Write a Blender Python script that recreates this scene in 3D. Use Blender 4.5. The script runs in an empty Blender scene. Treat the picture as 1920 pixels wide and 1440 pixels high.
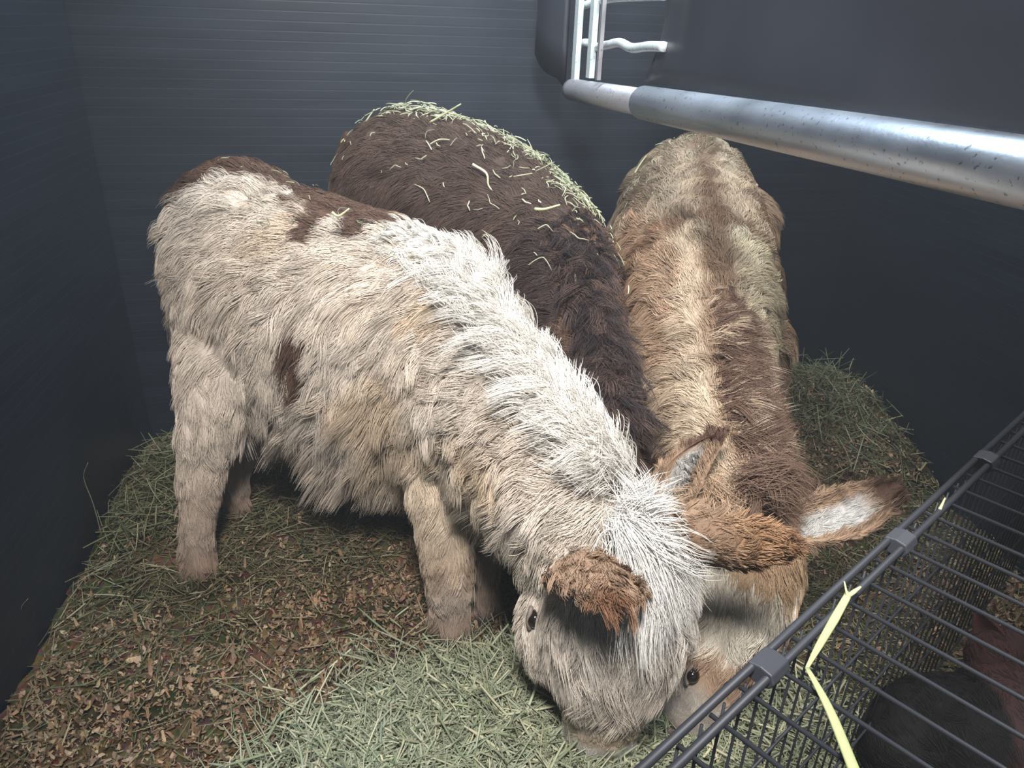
import bpy, bmesh, math
import numpy as np
from mathutils import Vector, Matrix, kdtree

rng = np.random.default_rng(7)
SC = bpy.context.scene
COL = SC.collection
DENS = 1.0            # fur and hay density

# ------------------------------------------------------------------ camera
CAM_H, FPX = 1.15, 1400.0
PITCH, ROLL = math.radians(25.9), math.radians(2.0)
_c, _s = math.cos(PITCH), math.sin(PITCH)
_R0 = np.array([1, 0, 0.]); _U0 = np.array([0, _s, _c]); FW = np.array([0, _c, -_s])
CR = _R0 * math.cos(ROLL) + _U0 * math.sin(ROLL)
CU = -_R0 * math.sin(ROLL) + _U0 * math.cos(ROLL)
CP = np.array([0, 0, CAM_H])
cam = bpy.data.cameras.new('camera'); camo = bpy.data.objects.new('camera', cam); COL.objects.link(camo)
cam.sensor_fit = 'HORIZONTAL'; cam.sensor_width = 36.0; cam.lens = FPX / 1920 * 36
cam.clip_start = 0.02
m = Matrix.Identity(4)
for i in range(3):
    m[i][0], m[i][1], m[i][2], m[i][3] = CR[i], CU[i], -FW[i], CP[i]
camo.matrix_world = m
SC.camera = camo

def ray(u, v): return FW + CR * (u - 960) / FPX - CU * (v - 720) / FPX
def at(u, v, y):                      # the point at forward distance y seen at a pixel of the photo
    d = ray(u, v); return CP + d * (y / d[1])
def atz(u, v, z):                     # the point at height z seen at a pixel of the photo
    d = ray(u, v); return CP + d * ((z - CAM_H) / d[2])

# ------------------------------------------------------------------ light and exposure
SC.view_settings.view_transform = 'Standard'
SC.view_settings.look = 'None'
SC.view_settings.gamma = 1.0
SC.view_settings.use_curve_mapping = False
SC.view_settings.exposure = 0.0
world = bpy.data.worlds.new('world'); SC.world = world; world.use_nodes = True
world.node_tree.nodes['Background'].inputs[0].default_value = (0.62, 0.78, 1.0, 1)
world.node_tree.nodes['Background'].inputs[1].default_value = 0.26
SC.cycles.max_bounces = 6; SC.cycles.diffuse_bounces = 3; SC.cycles.glossy_bounces = 3
SC.cycles.transparent_max_bounces = 4
SC.cycles_curves.shape = 'RIBBONS'

def area_light(name, loc, target, size, power, color, size_y=None):
    l = bpy.data.lights.new(name, 'AREA'); l.energy = power; l.color = color
    l.shape = 'RECTANGLE'; l.size = size; l.size_y = size_y or size
    o = bpy.data.objects.new(name, l); COL.objects.link(o)
    o.location = loc
    o.rotation_euler = (Vector(target) - Vector(loc)).to_track_quat('-Z', 'Y').to_euler()
    return o
def spot_light(name, loc, target, angle, blend, radius, power, color):
    l = bpy.data.lights.new(name, 'SPOT'); l.energy = power; l.color = color
    l.spot_size = math.radians(angle); l.spot_blend = blend; l.shadow_soft_size = radius
    o = bpy.data.objects.new(name, l); COL.objects.link(o); o.location = loc
    o.rotation_euler = (Vector(target) - Vector(loc)).to_track_quat('-Z', 'Y').to_euler()
spot_light('ceiling_spot_light', (0.0, -0.10, 2.08), (0.10, 1.35, 0.55), 80, 1.0, 0.16, 325, (1.0, 0.975, 0.95))
area_light('side_lamp_light', (0.80, 1.05, 2.22), (0.45, 1.75, 0.6), 0.35, 30, (1.0, 0.97, 0.92), 0.25)
area_light('wall_lamp_light', (-0.05, 1.55, 2.2), (0.0, 2.0, 1.2), 0.9, 34, (0.72, 0.88, 1.0), 0.22)

# ------------------------------------------------------------------ helpers
def tag(o, label=None, cat=None, group=None, kind=None):
    if label: o['label'] = label
    if cat: o['category'] = cat
    if group: o['group'] = group
    if kind: o['kind'] = kind
    return o

def mat(name, color=(0.5, 0.5, 0.5), rough=0.6, metal=0.0, spec=0.5, build=None):
    mt = bpy.data.materials.new(name); mt.use_nodes = True
    nt = mt.node_tree; b = nt.nodes['Principled BSDF']
    b.inputs['Base Color'].default_value = (*color, 1); b.inputs['Roughness'].default_value = rough
    b.inputs['Metallic'].default_value = metal; b.inputs['Specular IOR Level'].default_value = spec
    if build: build(nt, b)
    return mt

def N(nt, t, **kw):
    n = nt.nodes.new(t)
    for k, v in kw.items():
        if k.startswith('_'): setattr(n, k[1:], v)
        else: n.inputs[k.replace('__', ' ')].default_value = v
    return n

def attr_color(name):
    def f(nt, b):
        a = N(nt, 'ShaderNodeAttribute', _attribute_name=name)
        nt.links.new(a.outputs['Color'], b.inputs['Base Color'])
    return f

def np_mesh(name, V, Fc, material=None, smooth=True, parent=None, col=None):
    me = bpy.data.meshes.new(name)
    V = np.asarray(V, dtype=float)
    me.from_pydata(V.tolist(), [], [list(map(int, f)) for f in Fc])
    me.update()
    if smooth: me.polygons.foreach_set('use_smooth', np.ones(len(me.polygons), dtype=bool))
    o = bpy.data.objects.new(name, me); COL.objects.link(o)
    if material: me.materials.append(material)
    if parent: o.parent = parent
    if col is not None:
        a = me.color_attributes.new('col', 'FLOAT_COLOR', 'POINT')
        c4 = np.ones((len(V), 4)); c4[:, :3] = col
        a.data.foreach_set('color', c4.ravel())
    return o

class MB:
    """collects simple shapes and links them as one mesh"""
    def __init__(s): s.V = []; s.F = []; s.n = 0
    def add(s, V, F):
        V = np.asarray(V, dtype=float)
        s.V.append(V); s.F += [[i + s.n for i in f] for f in F]; s.n += len(V)
    def box(s, c, size, ax=None):
        ax = np.eye(3) if ax is None else np.asarray(ax)
        h = np.array(size) / 2
        P = [np.array(c) + ax[0] * h[0] * i + ax[1] * h[1] * j + ax[2] * h[2] * k for i in (-1, 1) for j in (-1, 1) for k in (-1, 1)]
        s.add(P, [[0, 1, 3, 2], [4, 6, 7, 5], [0, 4, 5, 1], [2, 3, 7, 6], [0, 2, 6, 4], [1, 5, 7, 3]])
    def tube(s, pts, r, n=8, cap=True):
        V, F = tube_vf(pts, r, n, cap); s.add(V, F)
    def build(s, name, material=None, parent=None, smooth=True):
        return np_mesh(name, np.vstack(s.V), s.F, material, smooth, parent)

def unit(v):
    v = np.asarray(v, dtype=float); return v / (np.linalg.norm(v) + 1e-12)

def frames(P, upref=(0, 0, 1)):
    P = np.asarray(P, dtype=float); T = np.gradient(P, axis=0); T /= np.linalg.norm(T, axis=1)[:, None]
    up = np.array(upref, dtype=float); Ns = []
    for t in T:
        n = up - t * (up @ t)
        if np.linalg.norm(n) < 1e-3: n = np.array([1., 0, 0]) - t * t[0]
        n = unit(n); Ns.append(n); up = n if np.linalg.norm(upref) < 1e-6 else np.array(upref, dtype=float)
    Ns = np.array(Ns); B = np.cross(T, Ns)
    return T, Ns, B

def tube_vf(pts, r, n=8, cap=True):
    P = np.asarray(pts, dtype=float); r = np.broadcast_to(np.asarray(r, dtype=float), (len(P),))
    T = np.gradient(P, axis=0); T /= np.linalg.norm(T, axis=1)[:, None]
    t0 = T[0]; a = np.array([0, 0, 1.]) if abs(t0[2]) < .9 else np.array([1., 0, 0])
    nrm = unit(a - t0 * (a @ t0)); V = []
    for k in range(len(P)):
        nrm = unit(nrm - T[k] * (nrm @ T[k])); b = np.cross(T[k], nrm)
        for j in range(n):
            th = 2 * math.pi * j / n
            V.append(P[k] + r[k] * (math.cos(th) * nrm + math.sin(th) * b))
    F = []
    for k in range(len(P) - 1):
        for j in range(n):
            a0 = k * n + j; a1 = k * n + (j + 1) % n
            F.append([a0, a1, a1 + n, a0 + n])
    if cap: F.append(list(range(n))[::-1]); F.append([(len(P) - 1) * n + j for j in range(n)])
    return V, F

def spline(P, n):
    """Catmull-Rom through rows of P (any width), n samples a span"""
    P = np.asarray(P, dtype=float); Q = np.vstack([2 * P[0] - P[1], P, 2 * P[-1] - P[-2]]); out = []
    for i in range(1, len(Q) - 2):
        for t in np.linspace(0, 1, n, endpoint=False):
            a, b, c, d = Q[i - 1], Q[i], Q[i + 1], Q[i + 2]
            out.append(0.5 * ((2 * b) + (c - a) * t + (2 * a - 5 * b + 4 * c - d) * t * t + (3 * b - a - 3 * c + d) * t ** 3))
    out.append(P[-1]); return np.array(out)

def vnoise(P, f=1.0, seed=0):
    """cheap smooth noise in about -1..1"""
    r = np.random.default_rng(seed); s = np.zeros(len(P)); P = np.asarray(P)
    for o in range(3):
        K = r.normal(size=(5, 3)) * f * (1.9 ** o); ph = r.uniform(0, 6.28, 5)
        s += np.sin(P @ K.T + ph).sum(1) / (5 ** .5) * 0.6 ** o
    return s / 1.6

def hair_object(name, P, radius, col, material, parent=None):
    """P: (n, k, 3) strands; radius (k,) or (n,k); col (n,3) or (n,k,3)"""
    n, k, _ = P.shape
    hc = bpy.data.hair_curves.new(name)
    hc.add_curves([k] * n)
    hc.attributes['position'].data.foreach_set('vector', P.astype(np.float32).ravel())
    ra = hc.attributes.get('radius') or hc.attributes.new('radius', 'FLOAT', 'POINT')
    rr = np.broadcast_to(radius, (n, k)).astype(np.float32)
    ra.data.foreach_set('value', rr.ravel())
    ca = hc.attributes.new('col', 'FLOAT_COLOR', 'POINT')
    c4 = np.ones((n, k, 4), dtype=np.float32)
    c4[:, :, :3] = col if np.ndim(col) == 3 else np.asarray(col)[:, None, :]
    ca.data.foreach_set('color', c4.ravel())
    hc.materials.append(material)
    o = bpy.data.objects.new(name, hc); COL.objects.link(o)
    if parent: o.parent = parent
    return o

def surf_sample(V, T, n, weight=None):
    A = V[T[:, 0]]; B = V[T[:, 1]]; Cc = V[T[:, 2]]
    ar = np.linalg.norm(np.cross(B - A, Cc - A), axis=1)
    if weight is not None: ar = ar * weight[T].mean(1)
    idx = rng.choice(len(T), n, p=ar / ar.sum())
    r1 = np.sqrt(rng.random(n)); r2 = rng.random(n)
    w = np.stack([1 - r1, r1 * (1 - r2), r1 * r2], 1)
    return idx, w

def interp(X, T, idx, w):
    return (X[T[idx]] * (w[:, :, None] if X.ndim == 2 else w)).sum(1)

def normals_of(V, T):
    n = np.cross(V[T[:, 1]] - V[T[:, 0]], V[T[:, 2]] - V[T[:, 0]])
    Nn = np.zeros_like(V)
    for k in range(3): np.add.at(Nn, T[:, k], n)
    return Nn / (np.linalg.norm(Nn, axis=1)[:, None] + 1e-12)

def nrm_rows(X): return X / (np.linalg.norm(X, axis=1)[:, None] + 1e-9)

def grow(root, nor, flow, length, lift, grav, k=7, clump=0.6, clump_n=30, wander=0.25, curl=0.1, seed=1):
    """strands: roots, normals, flow (any vectors), per root length / lift / gravity"""
    n = len(root); r = np.random.default_rng(seed)
    flow = nrm_rows(flow - nor * (flow * nor).sum(1)[:, None])
    # clump centres
    nc = max(4, n // clump_n); cid = r.choice(n, nc, replace=False)
    kd = kdtree.KDTree(nc)
    for i, c in enumerate(cid): kd.insert(root[c], i)
    kd.balance()
    own = np.array([kd.find(p)[1] for p in root])
    # directions wander smoothly over the surface and by clump
    side = np.cross(nor, flow)
    cj = r.normal(size=(nc, 3)); cl = r.uniform(.75, 1.2, nc)
    wob = (vnoise(root, 14, seed)[:, None] * .6 + cj[own][:, :1] * .7) * wander + r.normal(size=(n, 1)) * wander * .6
    F = nrm_rows(flow + side * wob)
    lf = np.clip(lift * (1 + .35 * cj[own][:, 1]) + r.normal(size=n) * .04, .02, 1.3)
    L = length * cl[own] * r.uniform(.6, 1.2, n)
    t = np.linspace(0, 1, k)
    D = F * (1 - .45 * np.minimum(lf, 1))[:, None] + nor * lf[:, None]
    bend = side * (cj[own][:, 2:3] * curl + r.normal(size=(n, 1)) * curl * .4)
    P = root[:, None, :] + L[:, None, None] * (t[None, :, None] * D[:, None, :]
        + (t ** 2)[None, :, None] * (bend - nor * (lf * .45)[:, None] + np.array([0, 0, -1.]) * grav[:, None])[:, None, :])
    P += (np.sin(t * 9)[None, :, None] * t[None, :, None]) * side[:, None, :] * (L * .03 * cj[own][:, 0])[:, None, None]
    G = P[cid][own]                     # the clump's guide strand
    off = root - root[cid][own]
    w = (clump * t ** 1.1)[None, :, None]
    Gs = G + off[:, None, :] * (1 - t * .55)[None, :, None] * 1.0
    P = P * (1 - w) + Gs * w
    return P, own, nc

# ------------------------------------------------------------------ materials
def ribbed(axis_scale, base, rough, name, sheen=.5):
    def f(nt, b):
        g = N(nt, 'ShaderNodeNewGeometry'); sp = N(nt, 'ShaderNodeSeparateXYZ')
        nt.links.new(g.outputs['Position'], sp.inputs[0])
        mu = N(nt, 'ShaderNodeMath', _operation='MULTIPLY'); mu.inputs[1].default_value = axis_scale
        nt.links.new(sp.outputs['Z'], mu.inputs[0])
        fr = N(nt, 'ShaderNodeMath', _operation='FRACT'); nt.links.new(mu.outputs[0], fr.inputs[0])
        pp = N(nt, 'ShaderNodeMath', _operation='PINGPONG'); pp.inputs[1].default_value = .5
        nt.links.new(fr.outputs[0], pp.inputs[0])
        mr = N(nt, 'ShaderNodeMapRange'); mr.inputs['From Min'].default_value = 0.0; mr.inputs['From Max'].default_value = .10
        nt.links.new(pp.outputs[0], mr.inputs['Value'])
        no = N(nt, 'ShaderNodeTexNoise'); no.inputs['Scale'].default_value = 3.0; no.inputs['Detail'].default_value = 6
        mp = N(nt, 'ShaderNodeMapping'); mp.inputs['Scale'].default_value = (1, 1, 9)
        nt.links.new(g.outputs['Position'], mp.inputs[0]); nt.links.new(mp.outputs[0], no.inputs['Vector'])
        cr = N(nt, 'ShaderNodeValToRGB')
        cr.color_ramp.elements[0].color = (*[c * .75 for c in base], 1); cr.color_ramp.elements[1].color = (*[c * 1.3 for c in base], 1)
        nt.links.new(no.outputs['Fac'], cr.inputs[0])
        mx = N(nt, 'ShaderNodeMix', _data_type='RGBA')
        mx.inputs['A'].default_value = (*[c * 1.3 + .001 for c in base], 1)
        nt.links.new(mr.outputs[0], mx.inputs['Factor']); nt.links.new(cr.outputs[0], mx.inputs['B'])
        nt.links.new(mx.outputs['Result'], b.inputs['Base Color'])
        rr = N(nt, 'ShaderNodeMapRange'); rr.inputs['To Min'].default_value = rough - .1; rr.inputs['To Max'].default_value = rough + .12
        nt.links.new(no.outputs['Fac'], rr.inputs['Value']); nt.links.new(rr.outputs[0], b.inputs['Roughness'])
        bp = N(nt, 'ShaderNodeBump'); bp.inputs['Strength'].default_value = .08; bp.inputs['Distance'].default_value = .002
        nt.links.new(mr.outputs[0], bp.inputs['Height']); nt.links.new(bp.outputs[0], b.inputs['Normal'])
    return mat(name, base, rough, 0, sheen, f)

M = {}
M['wall'] = ribbed(45, (0.0120, 0.0165, 0.0255), .40, 'black_ribbed_rubber')
M['fur'] = mat('fur', rough=.62, spec=.25, build=attr_color('col'))
M['skin'] = mat('skin_under_fur', rough=.8, spec=.15, build=attr_color('col'))
M['straw'] = mat('hay_stalks', rough=.6, spec=.3, build=attr_color('col'))
M['eye'] = mat('wet_dark_eye', (.012, .009, .008), .08, 0, .8)
M['lid'] = mat('grey_brown_eyelid', (.20, .165, .14), .6)
M['dark_skin'] = mat('dark_nostril_skin', (.10, .07, .06), .6)
M['hoof'] = mat('dark_horn', (.05, .04, .035), .5)

def metal_build(dust, sc=18):
    def f(nt, b):
        tc = N(nt, 'ShaderNodeTexCoord'); no = N(nt, 'ShaderNodeTexNoise'); no.inputs['Scale'].default_value = sc; no.inputs['Detail'].default_value = 8
        nt.links.new(tc.outputs['Object'], no.inputs['Vector'])
        r = N(nt, 'ShaderNodeMapRange'); r.inputs['From Min'].default_value = .35; r.inputs['From Max'].default_value = .7
        r.inputs['To Min'].default_value = .26 + dust * .2; r.inputs['To Max'].default_value = .36 + dust * .26
        nt.links.new(no.outputs['Fac'], r.inputs['Value']); nt.links.new(r.outputs[0], b.inputs['Roughness'])
        n2 = N(nt, 'ShaderNodeTexNoise'); n2.inputs['Scale'].default_value = 160; n2.inputs['Detail'].default_value = 3
        nt.links.new(tc.outputs['Object'], n2.inputs['Vector'])
        cr = N(nt, 'ShaderNodeValToRGB'); e = cr.color_ramp.elements
        c = b.inputs['Base Color'].default_value[:3]
        e[0].position = .30; e[0].color = (*[x * .45 for x in c], 1); e[1].position = .37; e[1].color = (*c, 1)
        nt.links.new(n2.outputs['Fac'], cr.inputs[0]); nt.links.new(cr.outputs[0], b.inputs['Base Color'])
        bp = N(nt, 'ShaderNodeBump'); bp.inputs['Strength'].default_value = .25; bp.inputs['Distance'].default_value = .001
        nt.links.new(n2.outputs['Fac'], bp.inputs['Height']); nt.links.new(bp.outputs[0], b.inputs['Normal'])
    return f
M['steel'] = mat('galvanised_tube', (.60, .65, .73), .3, 1.0, .5, metal_build(.45, 7))
M['dusty'] = mat('dusty_galvanised_tube', (.30, .30, .32), .5, .6, .5, metal_build(1))
M['zinc'] = mat('pale_zinc_bar', (.68, .75, .76), .5, .35, .5, metal_build(.6, 40))
M['wire'] = mat('grey_coated_wire', (.035, .037, .045), .5, .2, .4)

def panel_build(nt, b):
    tc = N(nt, 'ShaderNodeTexCoord'); no = N(nt, 'ShaderNodeTexNoise'); no.inputs['Scale'].default_value = 5; no.inputs['Detail'].default_value = 7
    nt.links.new(tc.outputs['Object'], no.inputs['Vector'])
    cr = N(nt, 'ShaderNodeValToRGB'); e = cr.color_ramp.elements
    e[0].color = (.012, .014, .021, 1); e[1].color = (.026, .029, .040, 1)
    nt.links.new(no.outputs['Fac'], cr.inputs[0]); nt.links.new(cr.outputs[0], b.inputs['Base Color'])
    bp = N(nt, 'ShaderNodeBump'); bp.inputs['Strength'].default_value = .15; bp.inputs['Distance'].default_value = .01
    nt.links.new(no.outputs['Fac'], bp.inputs['Height']); nt.links.new(bp.outputs[0], b.inputs['Normal'])
M['panel'] = mat('black_plastic_sheet', (.03, .03, .04), .42, 0, .5, panel_build)
M['lamp'] = mat('lamp_diffuser', (.9, .9, .9), .4)
M['lamp'].node_tree.nodes['Principled BSDF'].inputs['Emission Color'].default_value = (.93, .97, 1, 1)
M['lamp'].node_tree.nodes['Principled BSDF'].inputs['Emission Strength'].default_value = 5

# ------------------------------------------------------------------ the stall
DV = unit([-.170, .985, 0])                       # along the side walls
LC = np.array([-1.045, 1.88, 0]); RC = np.array([1.06, 2.42, 0])
def along(p, t): return p + DV * t
WH = 2.3
def wall(name, a, b, thick):
    """wall from a to b (floor points), inner face on the a-b line, thickness to the outside"""
    a, b = np.array(a), np.array(b); d = unit(b - a); n = np.array([-d[1], d[0], 0]) * thick
    mb = MB(); P = [a, b, b + n, a + n]
    V = [p + [0, 0, -.05] for p in P] + [p + [0, 0, WH] for p in P]
    mb.add(V, [[0, 1, 5, 4], [1, 2, 6, 5], [2, 3, 7, 6], [3, 0, 4, 7], [4, 5, 6, 7], [3, 2, 1, 0]])
    o = mb.build(name, M['wall'], smooth=False); o['kind'] = 'structure'; return o
FL = along(LC, -3.0); FR = along(RC, -3.2)
wall('wall_back', LC + [-.15, -.03, 0], RC + [.15, .03, 0], .05)
wall('wall_left', FL, LC, .05)
wall('wall_right', RC, FR, .05)
mb = MB(); c0 = (FL + FR + LC + RC) / 4
mb.box(c0 + [0, 0, -.06], (2.9, 4.4, .05)); o = mb.build('floor', mat('dark_rubber_floor', (.03, .028, .025), .8), smooth=False); o['kind'] = 'structure'
mb = MB(); mb.box(c0 + [0, 0, WH + .03], (2.9, 4.4, .05)); o = mb.build('ceiling', mat('grey_painted_ceiling', (.10, .11, .12), .7), smooth=False); o['kind'] = 'structure'

def inside(x, y, mg=0.0):
    p = np.stack([x, y], 1)
    nl = np.array([DV[1], -DV[0]]); a = (p - LC[:2]) @ nl; b = (RC[:2] - p) @ nl
    d = unit(RC - LC); nb = np.array([d[1], -d[0]]); c = (p - LC[:2]) @ nb
    return (a > mg) & (b > mg) & (c > mg)

PILE = atz(760, 1400, .08)
def ground(x, y):
    x = np.asarray(x, dtype=float); y = np.asarray(y, dtype=float)
    P = np.stack([x.ravel(), y.ravel(), np.zeros(x.size)], 1)
    z = .012 * vnoise(P, 7, 3) + .012 * vnoise(P, 20, 5) + .02
    q = P[:, :2]
    def bump(c, rx, ry, h, ang=0):
        d = q - np.array(c)[:2]; ca, sa = math.cos(ang), math.sin(ang)
        e = np.stack([(d[:, 0] * ca + d[:, 1] * sa) / rx, (-d[:, 0] * sa + d[:, 1] * ca) / ry], 1)
        return h * np.exp(-(e ** 2).sum(1) ** 1.5)
    z = z + bump((.0, .78), .30, .27, .09, .3) + bump((-.15, .62), .28, .18, .05) + bump((1.02, 2.1), .28, .34, .13) + bump((-.85, 1.62), .2, .25, .035)
    return z.reshape(x.shape)

# bedding surface
gx, gy = np.meshgrid(np.linspace(-1.35, 1.75, 190), np.linspace(-.2, 2.4, 170)); gz = ground(gx, gy)
V = np.stack([gx.ravel(), gy.ravel(), gz.ravel()], 1); ok = inside(V[:, 0], V[:, 1], -.01)
nx = gx.shape[1]; Fc = []
for j in range(gx.shape[0] - 1):
    for i in range(nx - 1):
        a = j * nx + i
        if ok[a] and ok[a + 1] and ok[a + nx] and ok[a + nx + 1]: Fc.append([a, a + 1, a + nx + 1, a + nx])
def bed_build(nt, b):
    tc = N(nt, 'ShaderNodeTexCoord')
    vo = N(nt, 'ShaderNodeTexVoronoi'); vo.inputs['Scale'].default_value = 90
    nt.links.new(tc.outputs['Object'], vo.inputs['Vector'])
    no = N(nt, 'ShaderNodeTexNoise'); no.inputs['Scale'].default_value = 6; no.inputs['Detail'].default_value = 8
    nt.links.new(tc.outputs['Object'], no.inputs['Vector'])
    cr = N(nt, 'ShaderNodeValToRGB'); e = cr.color_ramp.elements
    e[0].position = .35; e[0].color = (.030, .030, .014, 1); e[1].position = .65; e[1].color = (.14, .095, .055, 1)
    nt.links.new(no.outputs['Fac'], cr.inputs[0])
    mx = N(nt, 'ShaderNodeMix', _data_type='RGBA', _blend_type='MULTIPLY'); mx.inputs['Factor'].default_value = .6
    nt.links.new(cr.outputs[0], mx.inputs['A']); nt.links.new(vo.outputs['Color'], mx.inputs['B'])
    nt.links.new(mx.outputs['Result'], b.inputs['Base Color'])
    bp = N(nt, 'ShaderNodeBump'); bp.inputs['Strength'].default_value = .8; bp.inputs['Distance'].default_value = .006
    nt.links.new(vo.outputs['Distance'], bp.inputs['Height']); nt.links.new(bp.outputs[0], b.inputs['Normal'])
o = np_mesh('bedding', V, Fc, mat('trodden_bedding', (.1, .08, .05), .9, 0, .1, bed_build))
tag(o, 'trodden layer of bedding covering the floor of the stall', 'bedding', kind='stuff')

# ---- wood shavings: curled flakes
def exposure_of_shavings(x, y):
    """1 where shavings lie bare, 0 where green hay covers them"""
    P = np.stack([x, y, 0 * x], 1)
    s = np.zeros(len(x))
    for (c, r, h) in [(( -.62, .80), .33, 1.), ((-.30, 1.05), .22, 1.2), ((-.15, 1.22), .16, .8), ((.80, 1.95), .25, .7), ((1.05, 1.25), .2, .9), ((-.85, .75), .3, 1.)]:
        s += h * np.exp(-(((P[:, :2] - np.array(c)) / r) ** 2).sum(1))
    return np.clip(s + .25 * vnoise(P, 9, 11), 0, 1)

n = int(34000 * DENS)
x = rng.uniform(-1.2, 1.6, n * 3); y = rng.uniform(.35, 2.3, n * 3)
k_ = inside(x, y, .02) & (rng.random(n * 3) < .12 + .88 * exposure_of_shavings(x, y)); x, y = x[k_][:n], y[k_][:n]; n = len(x)
z = ground(x, y) + rng.uniform(.002, .012, n)
sx = np.clip(np.exp(rng.normal(-5.3, .42, n)), 0, .011); sy = sx * rng.uniform(.12, .65, n)
az = rng.uniform(0, 6.28, n); tx = rng.normal(size=n) * .35; ty = rng.normal(size=n) * .35; cu = rng.normal(size=n) * 1.1
Vf = []
for i3, a in enumerate((-1, -.2, .6, 1)):
    for b_ in (-1, 1):
        w = rng.uniform(.1, .7, n) if abs(a) == 1 else rng.uniform(.6, 1.1, n)
        lx = sx * a; ly = sy * b_ * w; lz = cu * sx * a * a + tx * lx + ty * ly
        Vf.append(np.stack([x + lx * np.cos(az) - ly * np.sin(az), y + lx * np.sin(az) + ly * np.cos(az), z + lz], 1))
Vf = np.stack(Vf, 1).reshape(-1, 3)
base = np.arange(n) * 8
Fv = np.concatenate([np.stack([base + o_, base + o_ + 1, base + o_ + 3, base + o_ + 2], 1) for o_ in (0, 2, 4)])
cc = np.array([[.42, .28, .18], [.34, .21, .12], [.26, .16, .09], [.46, .34, .22]])[rng.integers(0, 4, n)] * rng.uniform(.35, .95, (n, 1)) * (1 + rng.normal(size=(n, 3)) * .05)
o = np_mesh('wood_shavings', Vf, Fv, mat('pale_wood_shaving', rough=.8, spec=.2, build=attr_color('col')), False, None, np.repeat(cc, 8, 0))
sm = o.modifiers.new('thickness', 'SOLIDIFY'); sm.thickness = .0006
tag(o, 'tan wood shavings scattered over the stall floor', 'wood shavings', kind='stuff')

# ---- hay strands
def strands(x, y, z, length, k=4, up=.12, az=None, bend=.07, seed=0):
    r = np.random.default_rng(seed); n = len(x)
    az = r.uniform(0, 6.28, n) if az is None else az
    el = r.normal(size=n) * up
    d = np.stack([np.cos(az) * np.cos(el), np.sin(az) * np.cos(el), np.sin(el)], 1)
    s = np.stack([-np.sin(az), np.cos(az), 0 * az], 1)
    t = np.linspace(-.5, .5, k)
    q = r.normal(size=n) * bend; q2 = r.normal(size=n) * bend * .5; kink = r.normal(size=n) * bend * .5
    P = np.stack([x, y, z], 1)[:, None, :] + length[:, None, None] * (t[None, :, None] * d[:, None, :]
        + (t ** 2)[None, :, None] * (s * q[:, None])[:, None, :] + (np.abs(t))[None, :, None] * (s * kink[:, None])[:, None, :]
        + (t ** 2)[None, :, None] * (np.array([0, 0, 1.]) * q2[:, None])[:, None, :])
    g = ground(P[:, :, 0], P[:, :, 1])
    P[:, :, 2] = np.maximum(P[:, :, 2], g + .002)
    return P

def keep_inside(P, mg=.006):
    k_ = inside(P[:, 0, 0], P[:, 0, 1], mg) & inside(P[:, -1, 0], P[:, -1, 1], mg)
    return k_

def hay_cloud(name, n, xr, yr, dens, length, rad, cols, up, hgt, seed, label):
    r = np.random.default_rng(seed)
    x = r.uniform(*xr, n); y = r.uniform(*yr, n)
    k_ = inside(x, y, .01) & (r.random(n) < dens(x, y)); x, y = x[k_], y[k_]; n = len(x)
    z = ground(x, y) + r.uniform(.002, hgt, n)
    P = strands(x, y, z, r.uniform(length[0], length[1], n) * r.uniform(.4, 1, n), up=up, seed=seed + 1)
    k_ = keep_inside(P); P = P[k_]; n = len(P)
    base = np.array(cols)[r.integers(0, len(cols), n)] * r.uniform(.6, 1.3, (n, 1))
    R = (rad[0] + (rad[1] - rad[0]) * r.random((n, 1)) ** 1.8) * np.array([.8, 1, 1, .5])
    o = hair_object(name, P, R, base, M['straw'])
    return tag(o, label, 'hay', kind='stuff')

hay_cloud('loose_hay', int(48000 * DENS), (-1.2, 1.6), (.35, 2.35),
          lambda x, y: np.clip(1.02 - exposure_of_shavings(x, y) * .85, .2, 1), (.02, .12), (.0006, .0015),
          [(.095, .095, .045), (.075, .08, .038), (.15, .13, .07), (.12, .11, .055), (.26, .23, .14)], .18, .022, 21,
          'loose dull green hay strewn across the stall floor around the hooves')
def pile_d(x, y):
    d1 = ((x - .02) / .36) ** 2 + ((y - .80) / .27) ** 2; d2 = ((x + .1) / .42) ** 2 + ((y - .58) / .24) ** 2
    d3 = ((x - .42) / .28) ** 2 + ((y - .80) / .25) ** 2
    return np.clip(np.exp(-np.minimum(d1, d2) ** 2) + .6 * np.exp(-d3 ** 2), 0, 1)
hay_cloud('hay_pile', int(85000 * DENS), (-.7, .9), (.3, 1.3), pile_d, (.02, .15), (.0005, .0023),
          [(.25, .27, .17), (.19, .22, .13), (.33, .34, .23), (.26, .29, .20), (.42, .40, .27)], .30, .035, 31,
          'heap of fresh pale green hay the animals are eating in the foreground')
def tuft_d(x, y):
    return np.clip(np.exp(-(((x - .98) / .24) ** 2 + ((y - 2.08) / .3) ** 2) ** 2) + .8 * np.exp(-(((x + .88) / .12) ** 2 + ((y - 1.5) / .3) ** 2) ** 2), 0, 1)
hay_cloud('wall_side_hay', int(9000 * DENS), (-1.1, 1.3), (1.2, 2.35), tuft_d, (.05, .17), (.0008, .0016),
          [(.15, .17, .09), (.11, .13, .07), (.26, .26, .16)], .65, .06, 41,
          'taller tufts of green hay pushed up against the black walls')

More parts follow.
